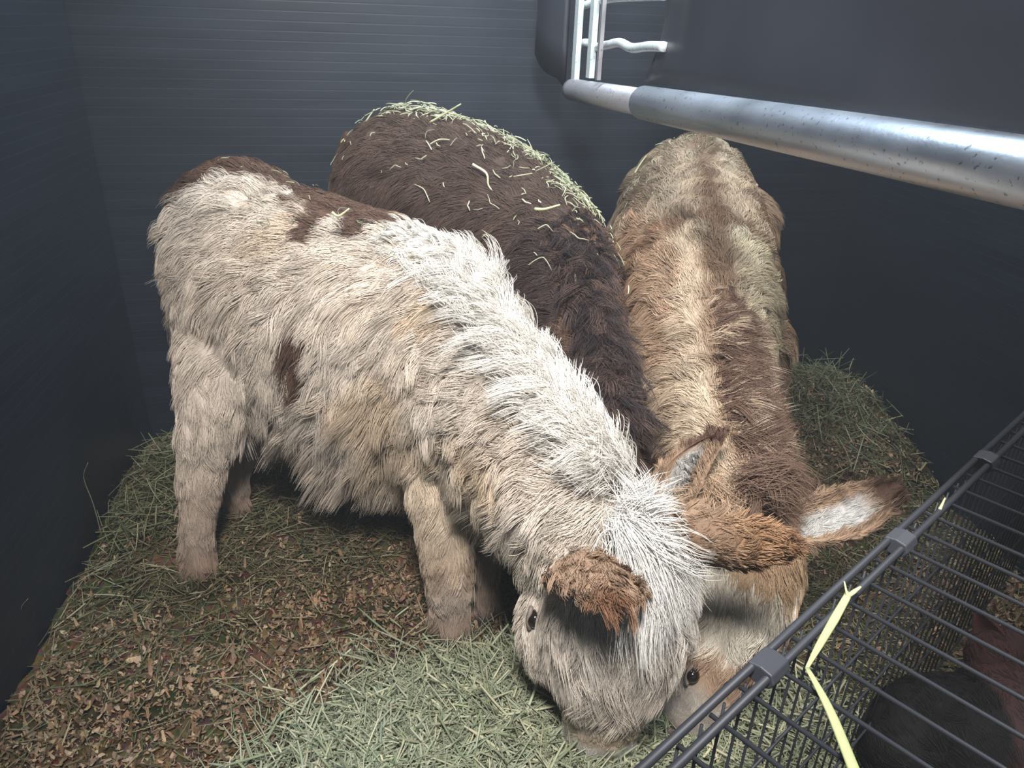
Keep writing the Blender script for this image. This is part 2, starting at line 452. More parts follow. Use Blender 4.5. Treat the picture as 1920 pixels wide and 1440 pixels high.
# ------------------------------------------------------------------ donkeys
def loft(rings, nseg=22, upref=(0, 0, 1), sub=5):
    """rings rows: x y z rw rh"""
    S = spline(np.array(rings, dtype=float), sub)
    P = S[:, :3]; T, U_, B_ = frames(P, upref)
    V = []; F = []
    # rounded ends
    def ring(c, u, b, rw, rh):
        return [c + b * rw * math.cos(a) + u * rh * math.sin(a) for a in np.linspace(0, 2 * math.pi, nseg, endpoint=False)]
    rows = []
    for th in (80, 55, 28):
        a = math.radians(th); rows.append((P[0] - T[0] * S[0, 3] * .75 * math.sin(a), U_[0], B_[0], S[0, 3] * math.cos(a), S[0, 4] * math.cos(a)))
    for k in range(len(P)): rows.append((P[k], U_[k], B_[k], S[k, 3], S[k, 4]))
    for th in (28, 55, 80):
        a = math.radians(th); rows.append((P[-1] + T[-1] * S[-1, 3] * .75 * math.sin(a), U_[-1], B_[-1], S[-1, 3] * math.cos(a), S[-1, 4] * math.cos(a)))
    for rrow in rows: V += ring(*rrow)
    nr = len(rows)
    for k in range(nr - 1):
        for j in range(nseg):
            a0 = k * nseg + j; a1 = k * nseg + (j + 1) % nseg
            F.append([a0, a1, a1 + nseg, a0 + nseg])
    F.append(list(range(nseg))[::-1]); F.append([(nr - 1) * nseg + j for j in range(nseg)])
    return np.array(V), F, S, T, U_, B_

def remesh(V, F, voxel, smooth=6):
    me = bpy.data.meshes.new('tmp'); me.from_pydata(np.asarray(V).tolist(), [], [list(map(int, f)) for f in F]); me.update()
    bm = bmesh.new(); bm.from_mesh(me); bmesh.ops.recalc_face_normals(bm, faces=bm.faces); bm.to_mesh(me); bm.free()
    o = bpy.data.objects.new('tmp', me); COL.objects.link(o)
    md = o.modifiers.new('r', 'REMESH'); md.mode = 'VOXEL'; md.voxel_size = voxel
    s_ = o.modifiers.new('s', 'SMOOTH'); s_.factor = .5; s_.iterations = smooth
    dg = bpy.context.evaluated_depsgraph_get(); dg.update()
    e = bpy.data.meshes.new_from_object(o.evaluated_get(dg))
    bpy.data.objects.remove(o); e.calc_loop_triangles()
    Vn = np.empty(len(e.vertices) * 3); e.vertices.foreach_get('co', Vn); Vn = Vn.reshape(-1, 3)
    T = np.empty(len(e.loop_triangles) * 3, dtype=np.int32); e.loop_triangles.foreach_get('vertices', T); T = T.reshape(-1, 3)
    Fq = [list(p.vertices) for p in e.polygons]
    return Vn, T, Fq

def seg_weights(P, A, B, R):
    """softmin weights of points to capsules"""
    d = B - A; L2 = (d ** 2).sum(1) + 1e-9
    t = np.clip(((P[:, None, :] - A[None]) * d[None]).sum(2) / L2[None], 0, 1)
    q = A[None] + t[:, :, None] * d[None]
    D = np.linalg.norm(P[:, None, :] - q, axis=2) - R[None]
    w = np.exp(-(D - D.min(1)[:, None]) / .018)
    return w / w.sum(1)[:, None]

def make_ear(base, tip, facing, width, bend, colfn, parent, hair_len=.012, nhair=5000, seed=3, cup=1.0):
    base, tip, facing = map(lambda q: np.array(q, dtype=float), (base, tip, facing))
    ax = tip - base; L = np.linalg.norm(ax); ax = unit(ax); f = unit(facing - ax * (facing @ ax)); sd = np.cross(ax, f)
    nu, nv = 18, 15; V = []; uv = []
    for layer, th in ((0, .0), (1, .006)):
        for i in range(nu):
            t = i / (nu - 1)
            w = width * (.50 + .5 * math.sin(min(t / .45, 1) * math.pi / 2)) if t < .45 else width * math.cos((t - .45) / .55 * math.pi / 2) ** .62
            w = max(w, .003)
            A = math.radians(130 - 75 * min(t / .5, 1) ** .8) * cup
            for j in range(nv):
                s = -1 + 2 * j / (nv - 1); a = s * A
                rad = w / max(math.sin(min(A, math.pi / 2)), .35)
                c = base + ax * L * t + np.array(bend) * t * t
                p = c - f * (rad + th) * math.cos(a) + f * rad * .6 + sd * (rad + th) * math.sin(a)
                V.append(p); uv.append((t, s, layer))
    V = np.array(V); uv = np.array(uv); F = []
    for l in (0, 1):
        for i in range(nu - 1):
            for j in range(nv - 1):
                a = l * nu * nv + i * nv + j; q = [a, a + 1, a + nv + 1, a + nv]
                F.append(q if l == 0 else q[::-1])
    o2 = nu * nv
    for i in range(nu - 1):
        for j, flip in ((0, 0), (nv - 1, 1)):
            a = i * nv + j; q = [a, a + nv, a + nv + o2, a + o2]; F.append(q[::-1] if flip else q)
    for j in range(nv - 1):
        for i, flip in ((0, 1), (nu - 1, 0)):
            a = i * nv + j; q = [a, a + 1, a + 1 + o2, a + o2]; F.append(q[::-1] if flip else q)
    cols = colfn(uv)
    ear = np_mesh('ear', V, F, M['skin'], True, parent, cols)
    T = np.array([[q[0], q[1], q[2]] for q in F] + [[q[0], q[2], q[3]] for q in F])
    # make normals point away from the shell
    Nn = normals_of(V, T)
    cen = base + ax * L * uv[:, :1] + np.array(bend) * uv[:, :1] ** 2 + f * .0
    outw = nrm_rows((V - cen)); sgn = np.where(uv[:, 2] > .5, 1., -1.)
    Nd = nrm_rows(outw - ax * (outw @ ax)[:, None]) * sgn[:, None]
    idx, w = surf_sample(V, T, int(nhair * DENS))
    root = interp(V, T, idx, w); nor = nrm_rows(interp(Nd, T, idx, w)); uvh = interp(uv, T, idx, w)
    fl = nrm_rows(ax[None] + np.array(bend) * 2 * uvh[:, :1] / max(L, .01) + sd[None] * uvh[:, 1:2] * .5)
    n = len(root); edge = np.abs(uvh[:, 1]) > .8
    P, own, nc = grow(root, nor, fl, np.where(edge, hair_len * 1.3, hair_len) * (1 + .3 * (uvh[:, 2] < .5)), np.full(n, .35), np.full(n, .05), clump=.5, clump_n=25, wander=.5, curl=.15, seed=seed)
    ch = colfn(uvh) * (1 + .16 * np.random.default_rng(seed).normal(size=(n, 1)))
    hair_object('ear_fur', P, np.array([.5, .5, .46, .42, .36, .28, .12]) * 1e-3, np.clip(ch, .005, 1), M['fur'], ear)
    return ear

def donkey(name, trunk, head, legs, colfn, label, fur_n, coat, mane=None, forelock=None, tail=None, eyes=(), nostrils=(), ears=(), seed=1, neck_i=6, belly=1.9, head_up=(0, -1, .25), extra=()):
    """trunk, head rows: x y z rw rh; legs: lists of (x,y,z,r); coat: hair length scale"""
    VV, FF, n0 = [], [], 0
    segs = []     # A,B,R,flow,len,lift,grav
    V, F, S, T, U_, B_ = loft(trunk); VV.append(V); FF += [[i + n0 for i in f] for f in F]; n0 += len(V)
    kneck = neck_i * 5
    for k in range(0, len(S) - 1, 2):
        k2 = min(k + 2, len(S) - 1)
        neck = k >= kneck
        ln = .040 if neck else .052
        segs.append((S[k, :3], S[k2, :3], (S[k, 3] + S[k, 4]) / 2, -T[k] * (1.0 if not neck else .8), ln, .38 if not neck else .5, .30 if not neck else .22))
    trunkS = (S, T, U_, B_)
    V, F, Sh, Th, Uh, Bh = loft(head, upref=head_up); VV.append(V); FF += [[i + n0 for i in f] for f in F]; n0 += len(V)
    nh = len(Sh)
    for k in range(0, nh - 1, 2):
        k2 = min(k + 2, nh - 1); fr = k / nh
        ln = np.interp(fr, [0, .35, .48, .60, .70, 1], [.045, .055, .048, .016, .005, .003])
        segs.append((Sh[k, :3], Sh[k2, :3], (Sh[k, 3] + Sh[k, 4]) / 2, Th[k] * .9, ln, np.interp(fr, [0, .6, .8], [.26, .2, .12]), .10))
    for ex in extra:
        V, F, Se, Te, _, _ = loft(ex, 14, (0, -1, .2), 4); VV.append(V); FF += [[i + n0 for i in f] for f in F]; n0 += len(V)
        segs.append((Se[0, :3], Se[-1, :3], Se[:, 3].mean(), Te[0] * .9, .022, .22, .12))
    hooves = []
    for lg in legs:
        a = np.array(lg, dtype=float)
        V, F, Sl, Tl, _, _ = loft(np.hstack([a, a[:, 3:4]]), 14, (0, 1, .1), 4); VV.append(V); FF += [[i + n0 for i in f] for f in F]; n0 += len(V)
        for k in range(0, len(Sl) - 1, 2):
            fr = k / len(Sl)
            segs.append((Sl[k, :3], Sl[min(k + 2, len(Sl) - 1), :3], Sl[k, 3], np.array([0, 0, -1.]), np.interp(fr, [0, .35, .6, 1], [.05, .032, .024, .026]), .30, .25))
        hooves.append((Sl[-1, :3], Sl[-1, 3]))
    V, T3, Fq = remesh(np.vstack(VV), FF, .0085, 7)
    # gentle muscle and coat unevenness
    Nn = normals_of(V, T3)
    V = V + Nn * (vnoise(V, 16, seed) * .004)[:, None]
    body = np_mesh(name, V, Fq, M['skin'], True, None, colfn(V) * .8)
    tag(body, label, 'donkey')
    A = np.array([s[0] for s in segs]); B = np.array([s[1] for s in segs]); R = np.array([s[2] for s in segs])
    FL_ = np.array([s[3] for s in segs]); pr = np.array([[s[4], s[5], s[6]] for s in segs])
    W_ = seg_weights(V, A, B, R)
    flow = W_ @ FL_; par = W_ @ pr
    # sides sweep downwards, the back sweeps backwards
    side = 1 - np.abs(Nn[:, 2])
    isleg = (par[:, 0] < .045)
    flow = flow + np.array([0, 0, -1.]) * (1.55 * np.clip(side, 0, 1) ** 1.2)[:, None] * (par[:, 2] > .15)[:, None]
    under = np.clip(-Nn[:, 2], 0, 1)
    ln = par[:, 0] * coat * (1 + (belly - 1) * under * (par[:, 0] > .04))
    # thin fur round the eyes
    wt = np.ones(len(V))
    for (e, r_) in eyes:
        d = np.linalg.norm(V - e, axis=1); wt *= np.clip((d - r_ * 1.15) / (r_ * .8), 0, 1)
        ln = ln * np.clip((d - r_) / .03, .15, 1)
    for (e, r_) in nostrils:
        d = np.linalg.norm(V - e, axis=1); wt *= np.clip((d - r_ * .9) / r_, 0, 1)
    wt *= 1 + 1.6 * (par[:, 0] < .02)
    par[:, 2] += .7 * under * (par[:, 0] > .04)
    n = int(fur_n * DENS)
    idx, w = surf_sample(V, T3, n, wt)
    root = interp(V, T3, idx, w); nor = nrm_rows(interp(Nn, T3, idx, w)); fl = interp(flow, T3, idx, w); pp = interp(par, T3, idx, w); L = interp(ln, T3, idx, w)
    P, own, nc = grow(root, nor, fl, L, pp[:, 1], pp[:, 2], clump=.5, clump_n=40, wander=.34, curl=.14, seed=seed)
    r = np.random.default_rng(seed + 9)
    cb = colfn(root - nrm_rows(fl) * 0.0)
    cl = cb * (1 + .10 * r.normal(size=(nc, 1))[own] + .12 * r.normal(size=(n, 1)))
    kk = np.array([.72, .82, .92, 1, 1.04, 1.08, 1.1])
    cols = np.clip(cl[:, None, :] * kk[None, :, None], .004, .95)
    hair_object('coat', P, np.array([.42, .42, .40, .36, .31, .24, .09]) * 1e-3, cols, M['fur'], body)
    # hooves
    for (c, r_) in hooves:
        mb = MB(); g = float(ground(c[0:1], c[1:2])[0])
        mb.tube([(c[0], c[1], c[2] + .015), (c[0], c[1] - .003, c[2] - .015), (c[0], c[1] - .008, min(c[2] - .03, g + .005) - .012)], [r_ * .85, r_ * .95, r_ * 1.1], 14)
        mb.build('hoof', M['hoof'], body)
    # eyes
    for (e, r_) in eyes:
        bm = bmesh.new(); bmesh.ops.create_uvsphere(bm, u_segments=20, v_segments=12, radius=r_)
        me = bpy.data.meshes.new('eye'); bm.to_mesh(me); bm.free(); me.polygons.foreach_set('use_smooth', [True] * len(me.polygons))
        me.materials.append(M['eye']); eo = bpy.data.objects.new('eye', me); COL.objects.link(eo); eo.location = e; eo.parent = body
        ctr = Sh[np.argmin(np.linalg.norm(Sh[:, :3] - e, axis=1)), :3]; out = unit(np.array(e) - ctr)
        a1 = unit(Th[len(Th) // 3] - out * (Th[len(Th) // 3] @ out)); a2 = np.cross(out, a1)
        for sg in ((1, -1) if r_ > .0135 else (1,)):
            pts = [np.array(e) + r_ * 1.08 * (math.cos(q) * a1 * 1.15 + math.sin(q) * sg * -(1) * a2 * .42) + out * r_ * .72 * (1 - .35 * abs(math.cos(q))) for q in np.linspace(0, math.pi, 12)]
            V_, F_ = tube_vf(pts, r_ * .26, 8); np_mesh('eyelid', V_, F_, M['lid'], True, body)
    for (e, r_) in nostrils:
        bm = bmesh.new(); bmesh.ops.create_uvsphere(bm, u_segments=16, v_segments=10, radius=r_)
        for v in bm.verts: v.co = Vector((v.co.x * .8, v.co.y * .6, v.co.z * 1.15))
        me = bpy.data.meshes.new('nostril'); bm.to_mesh(me); bm.free(); me.polygons.foreach_set('use_smooth', [True] * len(me.polygons))
        me.materials.append(M['dark_skin']); eo = bpy.data.objects.new('nostril', me); COL.objects.link(eo); eo.location = e; eo.parent = body
    # mane along the crest
    S, T, U_, B_ = trunkS
    if mane:
        k0, k1 = int(mane['from'] * 5), len(S) - 1
        nm = int(mane['n'] * DENS); q = r.uniform(k0, k1, nm); i0 = np.floor(q).astype(int); i1 = np.minimum(i0 + 1, len(S) - 1); fr = (q - i0)[:, None]
        Sx = S[i0] * (1 - fr) + S[i1] * fr; Ux = nrm_rows(U_[i0] * (1 - fr) + U_[i1] * fr); Bx = nrm_rows(B_[i0] * (1 - fr) + B_[i1] * fr); Tx = nrm_rows(T[i0] * (1 - fr) + T[i1] * fr)
        ph = r.normal(size=(nm, 1)) * mane.get('spread', .13)
        rootm = Sx[:, :3] + Ux * Sx[:, 4:5] * np.cos(ph) * .97 + Bx * Sx[:, 3:4] * np.sin(ph)
        norm_ = nrm_rows(Ux * np.cos(ph) + Bx * np.sin(ph) * 1.5)
        flm = Tx * mane.get('fwd', .1) + Bx * mane.get('side', .5) + np.array(mane.get('dir', (0, 0, 0)))
        ramp = np.clip((q - k0) / (k1 - k0) * 4, .45, 1)
        Pm, own, nc = grow(rootm, norm_, flm, np.full(nm, mane['len']) * ramp, np.full(nm, mane.get('lift', .8)), np.full(nm, mane.get('grav', .15)), clump=.55, clump_n=16, wander=.6, curl=.22, seed=seed + 4)
        cm = np.array(mane['col'])[None] * (1 + .16 * r.normal(size=(nc, 1))[own] + .12 * r.normal(size=(nm, 1)))
        if mane.get('tipmix') is not None:
            mk = (r.random(nc) < mane['tipmix'][1])[own][:, None]; cm = np.where(mk, np.array(mane['tipmix'][0])[None] * (1 + .12 * r.normal(size=(nm, 1))), cm)
        hair_object('mane', Pm, np.array([.5, .5, .47, .42, .35, .26, .1]) * 1e-3, np.clip(cm, .004, .95), M['fur'], body)
    for forelock in ([forelock] if isinstance(forelock, dict) else (forelock or [])):
        nf = int(forelock['n'] * DENS)
        c = np.array(forelock['at'], dtype=float)
        rf = c + r.normal(size=(nf, 3)) * forelock['r']
        nn = np.tile(unit(forelock['nor']), (nf, 1)); fl_ = np.tile(np.array(forelock['dir'], dtype=float), (nf, 1)) + r.normal(size=(nf, 3)) * forelock.get('fan', .4)
        Pf, own, nc = grow(rf, nn, fl_, np.full(nf, forelock['len']), np.full(nf, forelock.get('lift', .4)), np.full(nf, forelock.get('grav', .15)), clump=.7, clump_n=22, wander=.5, curl=.2, seed=seed + 5)
        cm = np.array(forelock['col'])[None] * (1 + .12 * r.normal(size=(nf, 1)))
        hair_object('forelock', Pf, np.array([.5, .5, .47, .42, .35, .26, .1]) * 1e-3, np.clip(cm, .004, .95), M['fur'], body)
    if tail:
        pts = spline(np.array(tail['pts'], dtype=float), 5); rr = np.interp(np.linspace(0, 1, len(pts)), [0, .5, 1], [.026, .018, .008])
        V_, F_ = tube_vf(pts, rr, 12); ctail = np.tile(np.array(tail['col']), (len(V_), 1))
        to = np_mesh('tail', V_, F_, M['skin'], True, body, ctail)
        V_ = np.array(V_); nt_ = int(tail['n'] * DENS); i = r.integers(0, len(pts) - 1, nt_)
        th = r.uniform(0, 6.28, nt_); tt = nrm_rows(np.gradient(pts, axis=0))[i]
        a1 = nrm_rows(np.cross(tt, np.array([[0, 1., .1]]))); a2 = np.cross(tt, a1)
        nn = a1 * np.cos(th)[:, None] + a2 * np.sin(th)[:, None]
        Pt, own, nc = grow(pts[i] + nn * rr[i][:, None], nn, tt + np.array([0, 0, -.5]), np.interp(i / len(pts), [0, .5, 1], [.05, .09, .16]), np.full(nt_, .2), np.full(nt_, .3), seed=seed + 6)
        f = (i / len(pts))[:, None]
        cm = (np.array(tail['col'])[None] * (1 - f) + np.array(tail['col2'])[None] * f) * (1 + .12 * r.normal(size=(nt_, 1)))
        hair_object('tail_hair', Pt, np.array([.5, .5, .47, .42, .35, .26, .1]) * 1e-3, np.clip(cm, .004, .95), M['fur'], to)
    for e in ears: make_ear(parent=body, **e)
    return body, (V, T3, Nn)

def A_(rows): return [list(at(u, v, y)) + [a, b] for (u, v, y, a, b) in rows]
def foot(u, v, z=.045): return atz(u, v, z)
def blob(P, c, r, nf=30, na=.35, seed=0):
    """soft-edged patch mask with a ragged outline"""
    d = np.linalg.norm((P - np.array(c)) / np.array(r), axis=1) + vnoise(P, nf, seed) * na
    return np.clip((1.05 - d) / .12, 0, 1)[:, None]
def lerp(a, b, w): return a * (1 - w) + np.array(b)[None] * w
def polydist(P, Q):
    Q = np.array(Q); D = np.full(len(P), 9.)
    for a, b in zip(Q[:-1], Q[1:]):
        d = b - a; t = np.clip(((P - a) @ d) / (d @ d), 0, 1); D = np.minimum(D, np.linalg.norm(P - a - t[:, None] * d, axis=1))
    return D

CREAM = np.array([.62, .53, .44]); WHITE = np.array([.66, .62, .56]); BROWN = np.array([.115, .066, .046]); TAN = np.array([.42, .29, .20])
# ---- the white and brown one
w_front = foot(845, 1172); w_hind = foot(372, 1058); w_hind2 = foot(440, 948); w_front2 = foot(905, 1130)
def leg(joints, ft, r_end):
    L = [list(at(u, v, y)) + [r] for (u, v, y, r) in joints]
    L.append([ft[0], ft[1] + .005, ft[2] + .045, r_end]); L.append([ft[0], ft[1], ft[2], r_end * 1.05]); return L
hy, fy = w_hind[1], w_front[1]
P_spot = at(563, 672, 1.22)
def white_col(P):
    c = np.tile(CREAM, (len(P), 1))
    c = lerp(c, WHITE, np.clip(.5 + .8 * vnoise(P, 5, 2), 0, 1)[:, None] * .8)
    c = lerp(c, (.60, .44, .27), np.clip(vnoise(P, 7, 8) - .25, 0, .5)[:, None])
    # dark patches over croup and back
    c = lerp(c, BROWN, blob(P, at(450, 300, 1.64), (.17, .17, .105), 26, .3, 1))
    c = lerp(c, BROWN, blob(P, at(575, 330, 1.62), (.17, .13, .085), 26, .35, 2))
    c = lerp(c, BROWN * 1.05, blob(P, at(690, 395, 1.46), (.135, .12, .095), 26, .35, 3))
    c = lerp(c, BROWN * 1.2, blob(P, at(840, 455, 1.44), (.07, .06, .05), 26, .35, 4))
    c = lerp(c, BROWN, blob(P, P_spot, (.026, .14, .062), 40, .3, 5))
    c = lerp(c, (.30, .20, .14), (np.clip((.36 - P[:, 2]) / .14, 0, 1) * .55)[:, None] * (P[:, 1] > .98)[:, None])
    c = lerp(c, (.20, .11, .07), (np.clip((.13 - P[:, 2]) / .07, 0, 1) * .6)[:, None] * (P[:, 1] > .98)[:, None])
    c = lerp(c, (.50, .35, .20), blob(P, at(870, 590, 1.2), (.06, .06, .06), 20, .4, 6) * .5)
    nose = at(1116, 1408, .833)
    d = np.linalg.norm(P - nose, axis=1)[:, None]
    c = lerp(c, (.22, .17, .13), blob(P, at(1045, 1290, .82), (.03, .06, .035), 40, .4, 7) * .8)
    c = lerp(c, (.33, .31, .29), blob(P, at(1135, 1318, .79), (.075, .07, .020), 30, .2, 12) * .8)
    c = lerp(c, (.50, .47, .42), np.clip((.12 - d) / .03, 0, 1))
    c = lerp(c, (.20, .16, .13), np.clip((.048 - np.linalg.norm(P - at(1110, 1425, .82), axis=1)) / .02, 0, 1)[:, None])
    return c
W_trunk = A_([(395, 445, 1.60, .10, .13), (428, 462, 1.57, .155, .195), (495, 520, 1.53, .185, .22), (600, 590, 1.46, .195, .248), (715, 640, 1.39, .195, .25),
              (805, 664, 1.32, .17, .225), (865, 700, 1.24, .140, .19), (920, 765, 1.14, .108, .16), (988, 850, 1.03, .092, .14), (1055, 935, .94, .084, .12), (1110, 1003, .89, .082, .105)])
W_head = A_([(1140, 1020, .885, .082, .09), (1160, 1085, .86, .100, .105), (1155, 1160, .845, .104, .105), (1145, 1235, .84, .088, .088), (1132, 1320, .84, .067, .070), (1117, 1405, .833, .060, .052)])
W_legs = [
    leg([(450, 560, 1.55, .11), (412, 700, hy + .07, .078), (382, 850, hy + .04, .050), (372, 960, hy + .015, .038)], w_hind, .036),
    leg([(470, 620, 1.62, .11), (455, 740, w_hind2[1] + .0, .075), (445, 840, w_hind2[1] + .03, .045), (440, 900, w_hind2[1] + .01, .034)], w_hind2, .034),
    leg([(845, 740, fy + .14, .09), (830, 850, fy + .05, .066), (832, 970, fy + .02, .057), (842, 1080, fy + .0, .048)], w_front, .042),
    leg([(905, 800, 1.36, .09), (905, 900, 1.30, .055), (905, 1000, w_front2[1] + .02, .045), (905, 1070, w_front2[1] + .01, .036)], w_front2, .036)]
def ear_white(uv):
    c = np.tile(np.array([.30, .20, .135]), (len(uv), 1)); r_ = np.random.default_rng(5)
    c = lerp(c, (.60, .53, .45), (np.clip((.42 - uv[:, 0]) / .12, 0, 1) * np.clip((.85 - np.abs(uv[:, 1])) / .2, 0, 1))[:, None])
    c = lerp(c, (.16, .07, .035), np.clip((uv[:, 0] - .86) / .1, 0, .8)[:, None])
    return c
def ear_brown_back(uv):
    c = np.tile(np.array([.27, .18, .12]), (len(uv), 1))
    c = lerp(c, (.34, .20, .11), np.clip((uv[:, 0] - .5) / .3, 0, 1)[:, None])
    c = lerp(c, (.12, .055, .03), np.clip((uv[:, 0] - .93) / .05, 0, .8)[:, None]); return c
def eye_at(u, v, y, r): return (np.array(at(u, v, y)), r)
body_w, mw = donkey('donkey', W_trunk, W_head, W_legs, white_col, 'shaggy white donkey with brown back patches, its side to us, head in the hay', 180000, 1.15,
    mane=dict(n=28000, len=.092, col=(.68, .64, .58), **{'from': 4.7}, side=.3, fwd=-.15, lift=.95, grav=.10, spread=.15, dir=(.2, .1, .0)),
    forelock=[dict(n=1700, at=at(1172, 985, .80), r=.010, nor=(.1, -.7, .6), dir=(.5, -.1, -.7), len=.115, lift=.45, fan=.33, grav=.45, col=(.68, .66, .62)),
              dict(n=500, at=at(1180, 975, .81), r=.007, nor=(.1, -.6, .7), dir=(.35, .1, .8), len=.085, lift=.6, fan=.35, grav=.05, col=(.68, .66, .62))],
    tail=dict(pts=[at(372, 405, 1.60), at(340, 425, 1.665), at(330, 480, 1.68), at(338, 540, 1.67), at(342, 590, 1.66)], col=(.16, .09, .06), col2=(.35, .28, .24), n=4000),
    eyes=[eye_at(1003, 1160, .855, .014), eye_at(1282, 1190, .84, .015)],
    nostrils=[(np.array(at(1082, 1412, .795)), .009), (np.array(at(1150, 1415, .79)), .009)],
    ears=[dict(base=at(1090, 1045, .84), tip=at(1150, 1118, .675), facing=(-.1, -.3, -1), width=.058, bend=(0, 0, -.02), colfn=ear_white, hair_len=.022, nhair=9000, seed=11),
          dict(base=at(1235, 1018, .84), tip=at(1495, 1000, .76), facing=(.05, .9, .1), width=.045, bend=(.0, -.0, -.012), colfn=ear_brown_back, hair_len=.018, nhair=9000, seed=12)],
    extra=[A_([(1062, 1110, .90, .050, .055), (1035, 1170, .885, .052, .056), (1030, 1235, .88, .040, .045)])], seed=11)

# ---- the tan one under the gate
T_trunk = A_([(1280, 365, 2.02, .10, .11), (1284, 388, 1.95, .155, .185), (1292, 440, 1.80, .170, .195), (1300, 510, 1.63, .170, .20), (1308, 590, 1.48, .155, .195),
              (1315, 690, 1.35, .130, .17), (1330, 785, 1.23, .105, .14), (1350, 880, 1.12, .092, .125), (1375, 950, 1.05, .085, .11)])
T_head = A_([(1388, 985, 1.03, .08, .09), (1392, 1060, 1.01, .088, .10), (1380, 1130, .99, .085, .095), (1355, 1200, .965, .07, .08), (1320, 1275, .94, .056, .062), (1285, 1335, .925, .05, .046)])
_l = loft(T_trunk); TS, TU, TB = _l[2], _l[4], _l[5]
def on_ring(k, deg):                  # a point of the trunk's surface: ring k, degrees from the crest towards the animal's far side
    a = math.radians(deg); return TS[k, :3] + TU[k] * TS[k, 4] * math.cos(a) - TB[k] * TS[k, 3] * math.sin(a)
dors = [on_ring(k, 2) for k in range(2, len(TS), 3)]
crossR = [on_ring(k, d) for k, d in ((18, 0), (18, 30), (19, 60), (21, 85))]
crossL = [on_ring(k, -d) for k, d in ((18, 0), (18, 30), (19, 60), (21, 85), (23, 100))]
def tan_col(P):
    c = np.tile(TAN, (len(P), 1)) * np.array([1, 1, 1.])
    c = lerp(c, (.55, .45, .33), np.clip(.35 + .7 * vnoise(P, 6, 21), 0, .8)[:, None])
    c = lerp(c, (.66, .57, .42), blob(P, on_ring(23, 42), (.085, .22, .15), 14, .2, 22))
    c = lerp(c, (.34, .20, .12), blob(P, at(1180, 560, 1.5), (.10, .25, .25), 12, .3, 23) * .6)
    d = polydist(P, dors)[:, None]; c = lerp(c, (.17, .095, .055), np.clip((.045 - d + .012 * vnoise(P, 40, 29)[:, None]) / .025, 0, 1) * .8)
    d = np.minimum(polydist(P, crossL), polydist(P, crossR))[:, None]; c = lerp(c, (.20, .11, .065), np.clip((.036 - d + .012 * vnoise(P, 40, 30)[:, None]) / .02, 0, 1) * .8)
    c = lerp(c, (.26, .20, .14), blob(P, at(1285, 300, 2.0), (.13, .2, .09), 30, .4, 24) * .6)
    hp = at(1405, 1130, .90)
    c = lerp(c, (.66, .60, .50), blob(P, hp, (.12, .12, .10), 20, .2, 25))
    c = lerp(c, (.34, .23, .14), blob(P, at(1440, 1040, .96), (.08, .09, .035), 30, .3, 26)); c = lerp(c, (.40, .25, .14), blob(P, at(1295, 930, .98), (.045, .09, .05), 30, .3, 28))
    c = lerp(c, (.14, .08, .055), blob(P, at(1430, 1240, .90), (.05, .06, .03), 30, .3, 27))
    c = lerp(c, (.42, .37, .32), np.clip((.10 - np.linalg.norm(P - at(1285, 1350, .9), axis=1)) / .03, 0, 1)[:, None])
    c = lerp(c, (.16, .10, .08), np.clip((.040 - np.linalg.norm(P - at(1245, 1390, .87), axis=1)) / .02, 0, 1)[:, None])
    return c
def fleg(u, v, x, y, r0, hip_y):
    """simple straight leg from a hip seen at (u,v) to the ground at x,y"""
    h = at(u, v, hip_y); g = float(ground(np.array([x]), np.array([y]))[0])
    return [[*h, r0], [h[0] * .5 + x * .5, h[1] * .5 + y * .5 , h[2] * .55 + g * .45, r0 * .62], [x, y + .02, g + .26, .045], [x, y + .01, g + .14, .036], [x, y, g + .05, .036], [x, y, g + .02, .038]]
T_legs = [fleg(1360, 420, .58, 2.02, .135, 1.93), fleg(1235, 430, .38, 2.02, .12, 1.93), fleg(1400, 640, .55, 1.45, .09, 1.47), fleg(1270, 640, .37, 1.47, .09, 1.47)]
def ear_tan_in(uv):
    c = np.tile(np.array([.29, .195, .13]), (len(uv), 1))
    c = lerp(c, (.44, .43, .41), (np.clip((.5 - uv[:, 2]) * 4, 0, 1) * np.clip((.62 - np.abs(uv[:, 1])) / .25, 0, 1) * np.clip((.8 - uv[:, 0]) / .15, 0, 1))[:, None])
    c = lerp(c, (.07, .035, .025), np.clip((uv[:, 0] - .76) / .08, 0, .9)[:, None]); return c
